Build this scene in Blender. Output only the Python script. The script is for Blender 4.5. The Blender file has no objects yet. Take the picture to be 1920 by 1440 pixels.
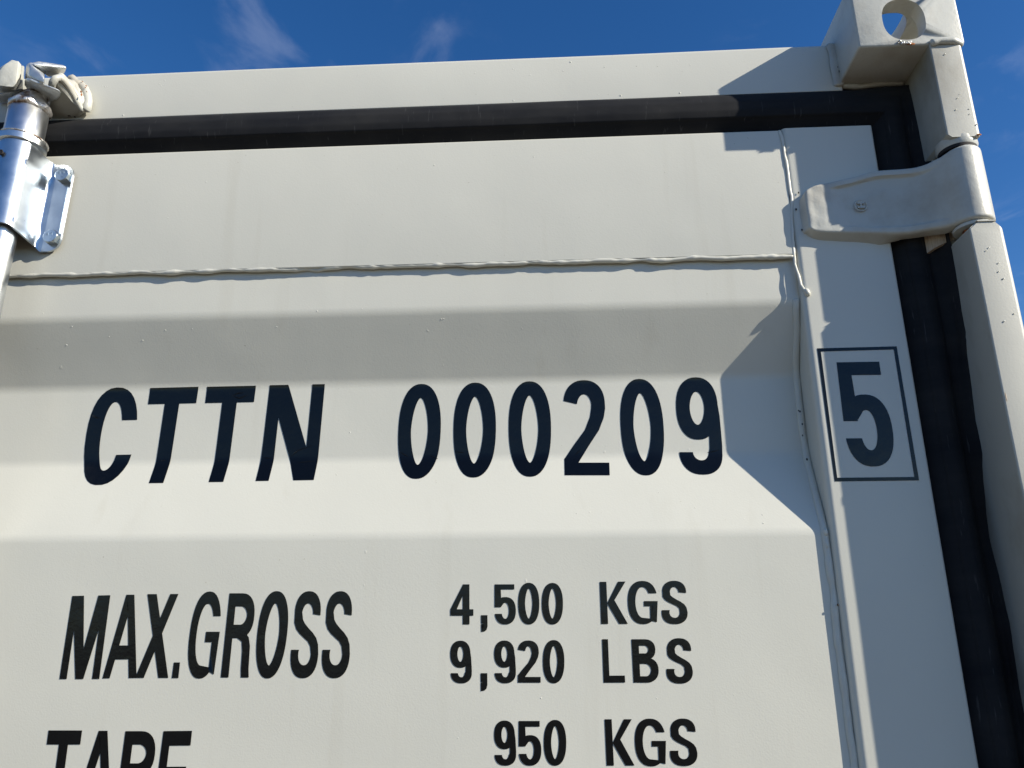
import bpy, bmesh, math, random
from mathutils import Vector, Matrix, noise
from mathutils.geometry import convex_hull_2d

scene = bpy.context.scene
COL = scene.collection
random.seed(11)

# ------------------------------------------------------------------ camera
CAM = Vector((0.0, -1.0, 1.70))
PITCH, YAW, ROLL = 0.30391, 0.053457, -0.0032417
cam_data = bpy.data.cameras.new('camera')
cam = bpy.data.objects.new('camera', cam_data)
COL.objects.link(cam)
scene.camera = cam
cp, sp, cy, sy = math.cos(PITCH), math.sin(PITCH), math.cos(YAW), math.sin(YAW)
fwd = Vector((-sy*cp, cy*cp, sp)); rgt = Vector((cy, sy, 0)); upv = rgt.cross(fwd)
r2 = rgt*math.cos(ROLL) + upv*math.sin(ROLL); u2 = -rgt*math.sin(ROLL) + upv*math.cos(ROLL)
m = Matrix((r2, u2, -fwd)).transposed().to_4x4(); m.translation = CAM
cam.matrix_world = m
cam_data.sensor_width = 36.0
cam_data.lens = 36.0*1442/1920
cam_data.clip_start = 0.02; cam_data.clip_end = 5000

# ------------------------------------------------------------------ light
SUN = Vector((2.42, -1.0, 1.50)).normalized()
sd = bpy.data.lights.new('sun', 'SUN'); sd.energy = 5.0; sd.angle = math.radians(0.5); sd.color = (1.0, 0.93, 0.79)
so = bpy.data.objects.new('sun', sd); COL.objects.link(so); so.location = (6, -4, 8)
so.rotation_euler = SUN.to_track_quat('Z', 'Y').to_euler()
scene.view_settings.view_transform = 'Standard'
scene.view_settings.look = 'None'
scene.view_settings.exposure = 0.50
scene.view_settings.gamma = 1.0
try: scene.cycles.caustics_reflective = False
except Exception: pass

world = bpy.data.worlds.new('World'); scene.world = world; world.use_nodes = True
wt = world.node_tree; wt.nodes.clear()
def N(t, typ, **kw):
    n = t.nodes.new(typ)
    for k, v in kw.items():
        if hasattr(n, k): setattr(n, k, v)
        else: n.inputs[k].default_value = v
    return n
sky = N(wt, 'ShaderNodeTexSky', sky_type='NISHITA', sun_disc=False)
sky.sun_elevation = math.asin(SUN.z); sky.sun_rotation = math.atan2(SUN.x, SUN.y)
sky.altitude = 300; sky.air_density = 1.0; sky.dust_density = 0.25; sky.ozone_density = 3.0
tc = N(wt, 'ShaderNodeTexCoord')
# high thin cirrus: project the view direction on a flat cloud layer
sx = N(wt, 'ShaderNodeSeparateXYZ'); wt.links.new(tc.outputs['Generated'], sx.inputs[0])
mz = N(wt, 'ShaderNodeMath', operation='MAXIMUM'); wt.links.new(sx.outputs[2], mz.inputs[0]); mz.inputs[1].default_value = 0.05
dx = N(wt, 'ShaderNodeMath', operation='DIVIDE'); wt.links.new(sx.outputs[0], dx.inputs[0]); wt.links.new(mz.outputs[0], dx.inputs[1])
dy = N(wt, 'ShaderNodeMath', operation='DIVIDE'); wt.links.new(sx.outputs[1], dy.inputs[0]); wt.links.new(mz.outputs[0], dy.inputs[1])
cx = N(wt, 'ShaderNodeCombineXYZ'); wt.links.new(dx.outputs[0], cx.inputs[0]); wt.links.new(dy.outputs[0], cx.inputs[1])
mp = N(wt, 'ShaderNodeMapping'); wt.links.new(cx.outputs[0], mp.inputs[0])
mp.inputs['Rotation'].default_value = (0, 0, math.radians(25)); mp.inputs['Scale'].default_value = (5.0, 4.0, 1.0); mp.inputs['Location'].default_value = (13.6, 4.6, 0)
n1 = N(wt, 'ShaderNodeTexNoise'); n1.inputs['Scale'].default_value = 1.0; n1.inputs['Detail'].default_value = 7; n1.inputs['Roughness'].default_value = 0.55; n1.inputs['Distortion'].default_value = 0.5
wt.links.new(mp.outputs[0], n1.inputs[0])
n2 = N(wt, 'ShaderNodeTexNoise'); n2.inputs['Scale'].default_value = 0.22; n2.inputs['Detail'].default_value = 2
wt.links.new(mp.outputs[0], n2.inputs[0])
r1 = N(wt, 'ShaderNodeMapRange', interpolation_type='SMOOTHSTEP'); wt.links.new(n1.outputs[0], r1.inputs[0]); r1.inputs[1].default_value = 0.50; r1.inputs[2].default_value = 0.74
r3 = N(wt, 'ShaderNodeMapRange', interpolation_type='SMOOTHSTEP'); wt.links.new(n2.outputs[0], r3.inputs[0]); r3.inputs[1].default_value = 0.45; r3.inputs[2].default_value = 0.60
ml = N(wt, 'ShaderNodeMath', operation='MULTIPLY'); wt.links.new(r1.outputs[0], ml.inputs[0]); wt.links.new(r3.outputs[0], ml.inputs[1])
m2 = N(wt, 'ShaderNodeMath', operation='MULTIPLY'); wt.links.new(ml.outputs[0], m2.inputs[0]); m2.inputs[1].default_value = 0.10
hs = N(wt, 'ShaderNodeHueSaturation'); hs.inputs['Saturation'].default_value = 1.30; hs.inputs['Value'].default_value = 1.0; hs.inputs['Hue'].default_value = 0.508
wt.links.new(sky.outputs[0], hs.inputs['Color'])
mx = N(wt, 'ShaderNodeMix', data_type='RGBA'); wt.links.new(m2.outputs[0], mx.inputs[0]); wt.links.new(hs.outputs[0], mx.inputs[6]); mx.inputs[7].default_value = (7.0, 7.4, 8.6, 1)
bg = N(wt, 'ShaderNodeBackground'); wt.links.new(mx.outputs[2], bg.inputs[0]); bg.inputs[1].default_value = 0.096
wo = N(wt, 'ShaderNodeOutputWorld'); wt.links.new(bg.outputs[0], wo.inputs[0])

# ------------------------------------------------------------------ materials
def new_mat(name, base, rough=0.5, metal=0.0, spec=0.5):
    mt = bpy.data.materials.new(name); mt.use_nodes = True
    b = mt.node_tree.nodes['Principled BSDF']
    b.inputs['Base Color'].default_value = (*base, 1); b.inputs['Roughness'].default_value = rough
    b.inputs['Metallic'].default_value = metal; b.inputs['Specular IOR Level'].default_value = spec
    return mt, mt.node_tree, b
def obj_coord(t):
    return N(t, 'ShaderNodeNewGeometry').outputs['Position']
def noise_node(t, scale, detail=3, rough=0.5, stretch=None, rot=None):
    n = N(t, 'ShaderNodeTexNoise'); n.inputs['Scale'].default_value = scale; n.inputs['Detail'].default_value = detail; n.inputs['Roughness'].default_value = rough
    p = obj_coord(t)
    if stretch:
        mp = N(t, 'ShaderNodeMapping'); t.links.new(p, mp.inputs[0]); mp.inputs['Scale'].default_value = stretch
        if rot: mp.inputs['Rotation'].default_value = rot
        p = mp.outputs[0]
    t.links.new(p, n.inputs['Vector']); return n
def ramp(t, fac, stops):
    r = N(t, 'ShaderNodeValToRGB'); t.links.new(fac, r.inputs[0]); el = r.color_ramp.elements
    while len(el) < len(stops): el.new(0.5)
    for e, (p, c) in zip(el, stops): e.position = p; e.color = (*c, 1)
    return r
def bump_chain(t, b, items):
    prev = None
    for sock, strength, dist in items:
        bp = N(t, 'ShaderNodeBump'); bp.inputs['Strength'].default_value = strength; bp.inputs['Distance'].default_value = dist
        t.links.new(sock, bp.inputs['Height'])
        if prev: t.links.new(prev, bp.inputs['Normal'])
        prev = bp.outputs[0]
    t.links.new(prev, b.inputs['Normal'])

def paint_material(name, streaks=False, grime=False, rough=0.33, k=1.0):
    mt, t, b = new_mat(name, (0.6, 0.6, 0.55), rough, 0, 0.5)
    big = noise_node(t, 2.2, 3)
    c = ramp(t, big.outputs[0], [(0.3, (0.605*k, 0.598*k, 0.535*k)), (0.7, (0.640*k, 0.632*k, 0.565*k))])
    col = c.outputs[0]
    if streaks:   # faint vertical run marks from rain under the top edge
        st = noise_node(t, 1.0, 3, 0.6, (26, 26, 1.6))
        sr = ramp(t, st.outputs[0], [(0.60, (1, 1, 1)), (0.74, (0.90, 0.885, 0.86))])
        mm = N(t, 'ShaderNodeMix', data_type='RGBA', blend_type='MULTIPLY'); mm.inputs[0].default_value = 0.38
        t.links.new(col, mm.inputs[6]); t.links.new(sr.outputs[0], mm.inputs[7]); col = mm.outputs[2]
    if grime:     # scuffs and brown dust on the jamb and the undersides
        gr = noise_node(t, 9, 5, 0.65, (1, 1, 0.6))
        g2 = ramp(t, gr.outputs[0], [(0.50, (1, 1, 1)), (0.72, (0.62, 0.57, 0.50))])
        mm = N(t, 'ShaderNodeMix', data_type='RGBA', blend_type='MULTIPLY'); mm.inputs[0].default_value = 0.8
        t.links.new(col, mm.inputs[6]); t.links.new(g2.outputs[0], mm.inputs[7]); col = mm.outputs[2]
    sp_ = noise_node(t, 210, 2)      # tiny dark dust specks
    s2 = ramp(t, sp_.outputs[0], [(0.755, (1, 1, 1)), (0.79, (0.72, 0.70, 0.64))])
    mm = N(t, 'ShaderNodeMix', data_type='RGBA', blend_type='MULTIPLY'); mm.inputs[0].default_value = 0.8
    t.links.new(col, mm.inputs[6]); t.links.new(s2.outputs[0], mm.inputs[7]); col = mm.outputs[2]
    t.links.new(col, b.inputs['Base Color'])
    rn = noise_node(t, 14, 4)
    rr = N(t, 'ShaderNodeMapRange'); t.links.new(rn.outputs[0], rr.inputs[0]); rr.inputs[3].default_value = rough-0.05; rr.inputs[4].default_value = rough+0.12
    t.links.new(rr.outputs[0], b.inputs['Roughness'])
    peel = noise_node(t, 420, 2)
    wave = noise_node(t, 4.5, 2)
    nib = noise_node(t, 120, 1, 0.3)
    nr = N(t, 'ShaderNodeMapRange'); t.links.new(nib.outputs[0], nr.inputs[0]); nr.inputs[1].default_value = 0.80; nr.inputs[2].default_value = 0.86
    bump_chain(t, b, [(wave.outputs[0], 1.0, 0.0022), (peel.outputs[0], 0.25, 0.0004), (nr.outputs[0], 0.35, 0.0005)])
    return mt
PAINT = paint_material('cream_paint')
PAINT_DOOR = paint_material('cream_paint_rain_marked', streaks=True)
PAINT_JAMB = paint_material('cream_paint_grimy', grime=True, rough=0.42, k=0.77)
PAINT_SCUFFED_SHADE = paint_material('cream_paint_scuffed_shade', grime=True, rough=0.5, k=0.60)  # scuffs, plus a darker base that paints in the post side's shade

def cast_paint():
    mt, t, b = new_mat('cream_paint_on_casting', (0.6, 0.6, 0.55), 0.38)
    gr = noise_node(t, 16, 5, 0.65)
    c = ramp(t, gr.outputs[0], [(0.45, (0.52, 0.52, 0.475)), (0.75, (0.42, 0.39, 0.33))])
    t.links.new(c.outputs[0], b.inputs['Base Color'])
    a = noise_node(t, 60, 4, 0.6); d = noise_node(t, 300, 2)
    bump_chain(t, b, [(a.outputs[0], 0.5, 0.0013), (d.outputs[0], 0.3, 0.0004)])
    return mt
PAINT_CAST = cast_paint()

def galv(name, base, rough, bumpd, spang=60, metal=1.0):
    mt, t, b = new_mat(name, base, rough, metal)
    v = N(t, 'ShaderNodeTexVoronoi'); v.inputs['Scale'].default_value = spang; t.links.new(obj_coord(t), v.inputs['Vector'])
    n = noise_node(t, 35, 5, 0.6)
    c = ramp(t, n.outputs[0], [(0.3, tuple(x*0.82 for x in base)), (0.7, base)])
    t.links.new(c.outputs[0], b.inputs['Base Color'])
    rr = N(t, 'ShaderNodeMapRange'); t.links.new(n.outputs[0], rr.inputs[0]); rr.inputs[3].default_value = rough-0.08; rr.inputs[4].default_value = rough+0.14
    t.links.new(rr.outputs[0], b.inputs['Roughness'])
    f = noise_node(t, 260, 3)
    bump_chain(t, b, [(n.outputs[0], 0.5, bumpd), (f.outputs[0], 0.4, bumpd*0.25)])
    return mt
ZINC_SHEET = galv('bright_zinc_sheet', (0.53, 0.585, 0.64), 0.29, 0.00022)
ZINC_ROD = galv('zinc_tube', (0.74, 0.76, 0.77), 0.31, 0.0004)
ZINC_CAST = galv('hot_dip_galvanised_casting', (0.72, 0.74, 0.74), 0.52, 0.0045)
BOLT = galv('zinc_bolt', (0.55, 0.63, 0.69), 0.28, 0.0002)

def weld_dirty():
    mt, t, b = new_mat('bare_weld', (0.5, 0.48, 0.45), 0.35, 0.85)
    n = noise_node(t, 55, 5, 0.65)
    c = ramp(t, n.outputs[0], [(0.34, (0.13, 0.065, 0.035)), (0.43, (0.36, 0.28, 0.22)), (0.52, (0.72, 0.70, 0.67))])
    t.links.new(c.outputs[0], b.inputs['Base Color'])
    bump_chain(t, b, [(n.outputs[0], 1.0, 0.004)])
    return mt
WELD_BARE = weld_dirty()
RUST, t_, b_ = new_mat('rust', (0.30, 0.09, 0.02), 0.85)
n_ = noise_node(t_, 500, 3); c_ = ramp(t_, n_.outputs[0], [(0.4, (0.10, 0.025, 0.008)), (0.62, (0.50, 0.17, 0.03))]); t_.links.new(c_.outputs[0], b_.inputs['Base Color'])
DARK, _, _ = new_mat('dark_pit', (0.012, 0.010, 0.010), 0.8)
MARKER, _, _ = new_mat('blue_marker_ink', (0.02, 0.16, 0.38), 0.5)
TAN, t_, b_ = new_mat('dusty_bare_bushing', (0.50, 0.39, 0.28), 0.6)
n_ = noise_node(t_, 150, 4, 0.6, (3, 3, 0.4)); c_ = ramp(t_, n_.outputs[0], [(0.3, (0.36, 0.26, 0.18)), (0.7, (0.60, 0.50, 0.38))]); t_.links.new(c_.outputs[0], b_.inputs['Base Color'])

def rubber():
    mt, t, b = new_mat('black_rubber', (0.018, 0.019, 0.022), 0.72, 0, 0.10)
    n = noise_node(t, 6, 4, 0.6, (1, 1, 3)); f = noise_node(t, 1.0, 3, 0.6, (240, 60, 22), (0, 0.35, 0))
    c = ramp(t, n.outputs[0], [(0.35, (0.0135, 0.0145, 0.018)), (0.7, (0.029, 0.029, 0.030))])
    sc = ramp(t, f.outputs[0], [(0.64, (0, 0, 0)), (0.72, (0.028, 0.028, 0.028))])
    mm = N(t, 'ShaderNodeMix', data_type='RGBA', blend_type='ADD'); mm.inputs[0].default_value = 1
    t.links.new(c.outputs[0], mm.inputs[6]); t.links.new(sc.outputs[0], mm.inputs[7]); t.links.new(mm.outputs[2], b.inputs['Base Color'])
    w = noise_node(t, 16, 2)
    bump_chain(t, b, [(w.outputs[0], 0.5, 0.004), (n.outputs[0], 0.2, 0.001)])
    return mt
RUBBER = rubber()
def vinyl():
    mt, t, b = new_mat('black_vinyl', (0.0025, 0.003, 0.0038), 0.16, 0, 0.36)
    w = noise_node(t, 60, 3); f = noise_node(t, 300, 2); l = noise_node(t, 9, 2)
    bump_chain(t, b, [(l.outputs[0], 0.5, 0.002), (w.outputs[0], 0.35, 0.0008), (f.outputs[0], 0.25, 0.0003)])
    rr = N(t, 'ShaderNodeMapRange'); t.links.new(w.outputs[0], rr.inputs[0]); rr.inputs[3].default_value = 0.10; rr.inputs[4].default_value = 0.28
    t.links.new(rr.outputs[0], b.inputs['Roughness'])
    return mt
VINYL = vinyl()

# ------------------------------------------------------------------ helpers
def link(o, parent=None, loc=None):
    COL.objects.link(o)
    if parent: o.parent = parent
    return o
def make(name, bm, mat, parent=None, smooth=True, angle=35, kind=None):
    bmesh.ops.recalc_face_normals(bm, faces=bm.faces[:])
    if smooth:
        for f in bm.faces: f.smooth = True
        ca = math.radians(angle)
        for e in bm.edges:
            if len(e.link_faces) == 2 and e.calc_face_angle(0) > ca: e.smooth = False
    me = bpy.data.meshes.new(name); bm.to_mesh(me); bm.free()
    for mt in (mat if isinstance(mat, (list, tuple)) else [mat]): me.materials.append(mt)
    o = bpy.data.objects.new(name, me); link(o, parent)
    if kind: o['kind'] = kind
    return o
def add_hull(bm, pts):
    vs = [bm.verts.new(p) for p in pts]
    r = bmesh.ops.convex_hull(bm, input=vs)
    dead = [v for v in vs if not v.link_faces]
    bmesh.ops.delete(bm, geom=dead, context='VERTS')
def add_box(bm, x0, x1, y0, y1, z0, z1):
    add_hull(bm, [(x, y, z) for x in (x0, x1) for y in (y0, y1) for z in (z0, z1)])
def bevel_all(bm, w, seg=3, ang=20):
    ed = [e for e in bm.edges if len(e.link_faces) == 2 and e.calc_face_angle(0) > math.radians(ang)]
    bmesh.ops.bevel(bm, geom=ed, offset=w, offset_type='OFFSET', segments=seg, profile=0.5, affect='EDGES', clamp_overlap=True)
def fillet(pts, radii, seg=5, closed=False):
    out = []; n = len(pts)
    for i, p in enumerate(pts):
        r = radii[i] if isinstance(radii, (list, tuple)) else radii
        if (not closed and i in (0, n-1)) or r <= 0: out.append(Vector(p)); continue
        P = Vector(p); A = Vector(pts[i-1]) - P; B = Vector(pts[(i+1) % n]) - P
        a, b = A.normalized(), B.normalized(); th = a.angle(b)
        if th > math.pi-0.01: out.append(P); continue
        if th < 1e-3: out.append(P); continue
        d = min(r/math.tan(th/2), A.length*0.49, B.length*0.49); rr = d*math.tan(th/2)
        c = P + (a+b).normalized()*(rr/math.sin(th/2))
        s, e = P+a*d-c, P+b*d-c
        tot = s.angle_signed(e) if s.length > 0 else 0
        for k in range(seg+1):
            q = s.copy(); q.rotate(Matrix.Rotation(-tot*k/seg, 2)); out.append(c+q)
    return out
def sweep_rows(bm, rows, close_u=False, cap=False):
    V = [[bm.verts.new(p) for p in r] for r in rows]
    n = len(V[0])
    for a, b in zip(V, V[1:]):
        for j in range(n if close_u else n-1):
            k = (j+1) % n
            try: bm.faces.new((a[j], a[k], b[k], b[j]))
            except ValueError: pass
    if cap:
        bm.faces.new(V[0]); bm.faces.new(list(reversed(V[-1])))
    return V
def tube_along(bm, pts, radii, seg=10, squash=1.0):
    rows = []; n = len(pts)
    for i, p in enumerate(pts):
        t = (pts[min(i+1, n-1)] - pts[max(i-1, 0)]).normalized()
        a = t.cross(Vector((0, 1, 0)));  a = a.normalized() if a.length > 1e-4 else Vector((1, 0, 0))
        b = a.cross(t).normalized()
        rows.append([p + a*radii[i]*math.cos(2*math.pi*k/seg) + b*radii[i]*squash*math.sin(2*math.pi*k/seg) for k in range(seg)])
    sweep_rows(bm, rows, True, True)
def bead(name, path, r, parent, mat, seed=0, step=0.0022, rough=0.35, wob=0.0012, squash=1.0, ripple=0.010, rp=0.10):
    """A hand-laid weld bead along a polyline: lumpy radius and a wandering line."""
    pts = []; rr = []
    path = [Vector(p) for p in path]; s = 0
    for a, b in zip(path, path[1:]):
        L = (b-a).length; n = max(1, int(L/step))
        for k in range(n):
            q = a.lerp(b, k/n); d = s + L*k/n
            w = noise.noise(Vector((d*38, seed, 0))); w2 = noise.noise(Vector((d*95, seed+7, 0)))
            rip = abs(math.sin(d/ripple*math.pi + 1.5*w))
            f = 1 + rough*(w*1.1 + w2*0.4) + rp*rip
            pts.append(q + Vector((wob*noise.noise(Vector((d*30, 3+seed, 1))), 0, wob*1.6*noise.noise(Vector((d*22, 9+seed, 2)))))); rr.append(max(r*0.35, r*f))
        s += L
    pts.append(path[-1]); rr.append(r*0.5)
    rr[0] = r*0.5
    bm = bmesh.new(); tube_along(bm, pts, rr, 10, squash)
    return make(name, bm, mat, parent, angle=80)

# ------------------------------------------------------------------ ground
def ground():
    bm = bmesh.new(); n = 48; S = 1500.0
    rows = []
    for i in range(n+1):
        u = (i/n*2-1); x = math.copysign(abs(u)**3, u)*S
        rows.append([(x, math.copysign(abs(v)**3, v)*S, 0.0) for v in [(j/n*2-1) for j in range(n+1)]])
    sweep_rows(bm, rows)
    mt, t, b = new_mat('dusty_gravel', (0.30, 0.26, 0.21), 0.95)
    nn = noise_node(t, 3, 8, 0.7); c = ramp(t, nn.outputs[0], [(0.3, (0.085, 0.068, 0.05)), (0.7, (0.14, 0.118, 0.09))]); t.links.new(c.outputs[0], b.inputs['Base Color'])
    bump_chain(t, b, [(nn.outputs[0], 0.8, 0.02)])
    o = make('ground', bm, mt, None); o['kind'] = 'structure'
ground()

# measured character quads (top-left, top-right, bottom-right, bottom-left) in metres on the door, and outlines of the cast pieces
GLYPHS = [
    ('C', (-0.6737,2.0351), (-0.5987,2.0355), (-0.6000,1.8892), (-0.6717,1.8887)),
    ('T', (-0.5873,2.0335), (-0.5150,2.0340), (-0.5191,1.8911), (-0.5880,1.8909)),
    ('T', (-0.5022,2.0338), (-0.4295,2.0340), (-0.4336,1.8915), (-0.5030,1.8914)),
    ('N', (-0.4091,2.0343), (-0.3278,2.0344), (-0.3305,1.8926), (-0.4124,1.8921)),
    ('0', (-0.2173,2.0325), (-0.1558,2.0313), (-0.1583,1.8919), (-0.2176,1.8927)),
    ('0', (-0.1394,2.0329), (-0.0780,2.0317), (-0.0798,1.8927), (-0.1384,1.8935)),
    ('0', (-0.0615,2.0332), (-0.0006,2.0321), (-0.0023,1.8927), (-0.0604,1.8936)),
    ('2', (0.0169,2.0333), (0.0811,2.0321), (0.0769,1.8938), (0.0159,1.8947)),
    ('0', (0.0945,2.0336), (0.1550,2.0325), (0.1549,1.8924), (0.0967,1.8933)),
    ('9', (0.1747,2.0344), (0.2385,2.0332), (0.2324,1.8924), (0.1722,1.8933)),
    ('M', (-0.6306,1.7383), (-0.5795,1.7390), (-0.5777,1.6368), (-0.6297,1.6365)),
    ('A', (-0.5748,1.7396), (-0.5305,1.7394), (-0.5294,1.6380), (-0.5737,1.6374)),
    ('X', (-0.5299,1.7401), (-0.4886,1.7401), (-0.4885,1.6380), (-0.5313,1.6380)),
    ('.', (-0.4836,1.6564), (-0.4757,1.6564), (-0.4754,1.6378), (-0.4839,1.6378)),
    ('G', (-0.4666,1.7431), (-0.4281,1.7429), (-0.4289,1.6372), (-0.4682,1.6372)),
    ('R', (-0.4210,1.7406), (-0.3858,1.7404), (-0.3847,1.6385), (-0.4211,1.6385)),
    ('0', (-0.3788,1.7431), (-0.3393,1.7429), (-0.3427,1.6375), (-0.3803,1.6374)),
    ('S', (-0.3344,1.7428), (-0.2984,1.7426), (-0.2994,1.6377), (-0.3341,1.6377)),
    ('S', (-0.2933,1.7426), (-0.2580,1.7424), (-0.2592,1.6377), (-0.2945,1.6377)),
    ('T', (-0.6330,1.5769), (-0.5899,1.5770), (-0.5880,1.4806), (-0.6297,1.4803)),
    ('A', (-0.5862,1.5766), (-0.5397,1.5768), (-0.5378,1.4811), (-0.5880,1.4806)),
    ('R', (-0.5344,1.5764), (-0.4938,1.5766), (-0.4922,1.4815), (-0.5343,1.4811)),
    ('E', (-0.4861,1.5766), (-0.4502,1.5771), (-0.4497,1.4818), (-0.4874,1.4815)),
    ('4', (-0.1339,1.7502), (-0.1043,1.7500), (-0.1036,1.7011), (-0.1327,1.7012)),
    (',', (-0.0948,1.7123), (-0.0860,1.7122), (-0.0856,1.6921), (-0.0944,1.6921)),
    ('5', (-0.0770,1.7498), (-0.0500,1.7497), (-0.0501,1.7009), (-0.0767,1.7010)),
    ('0', (-0.0470,1.7516), (-0.0201,1.7514), (-0.0206,1.7008), (-0.0471,1.7009)),
    ('0', (-0.0169,1.7512), (0.0099,1.7511), (0.0090,1.7007), (-0.0175,1.7008)),
    ('K', (0.0564,1.7521), (0.0890,1.7523), (0.0895,1.7012), (0.0565,1.7011)),
    ('G', (0.0910,1.7531), (0.1288,1.7528), (0.1269,1.7007), (0.0904,1.7008)),
    ('S', (0.1339,1.7530), (0.1654,1.7528), (0.1637,1.7006), (0.1315,1.7007)),
    ('9', (-0.1325,1.6818), (-0.1049,1.6817), (-0.1041,1.6319), (-0.1313,1.6319)),
    (',', (-0.0946,1.6436), (-0.0857,1.6436), (-0.0854,1.6230), (-0.0942,1.6230)),
    ('9', (-0.0774,1.6819), (-0.0498,1.6818), (-0.0498,1.6320), (-0.0770,1.6320)),
    ('2', (-0.0478,1.6818), (-0.0195,1.6818), (-0.0200,1.6327), (-0.0479,1.6327)),
    ('0', (-0.0166,1.6823), (0.0101,1.6822), (0.0091,1.6320), (-0.0171,1.6320)),
    ('L', (0.0569,1.6831), (0.0826,1.6830), (0.0830,1.6329), (0.0569,1.6327)),
    ('B', (0.0930,1.6830), (0.1251,1.6829), (0.1240,1.6328), (0.0932,1.6328)),
    ('S', (0.1355,1.6842), (0.1667,1.6841), (0.1651,1.6317), (0.1329,1.6317)),
    ('9', (-0.0770,1.5898), (-0.0498,1.5899), (-0.0499,1.5403), (-0.0767,1.5402)),
    ('5', (-0.0472,1.5894), (-0.0199,1.5895), (-0.0204,1.5405), (-0.0473,1.5403)),
    ('0', (-0.0168,1.5907), (0.0102,1.5908), (0.0092,1.5406), (-0.0174,1.5405)),
    ('K', (0.0564,1.5916), (0.0889,1.5917), (0.0897,1.5412), (0.0569,1.5409)),
    ('G', (0.0915,1.5924), (0.1286,1.5925), (0.1276,1.5405), (0.0913,1.5403)),
    ('S', (0.1338,1.5926), (0.1652,1.5927), (0.1640,1.5410), (0.1316,1.5408)),
    ('5box', (0.3833,2.0357), (0.4435,2.0354), (0.4426,1.8929), (0.3810,1.8938)),
    ('frame_out', (0.3601,2.0562), (0.4653,2.0567), (0.4661,1.8747), (0.3605,1.8746)),
    ('frame_in', (0.3646,2.0516), (0.4608,2.0522), (0.4610,1.8792), (0.3644,1.8794)),
]
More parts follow.
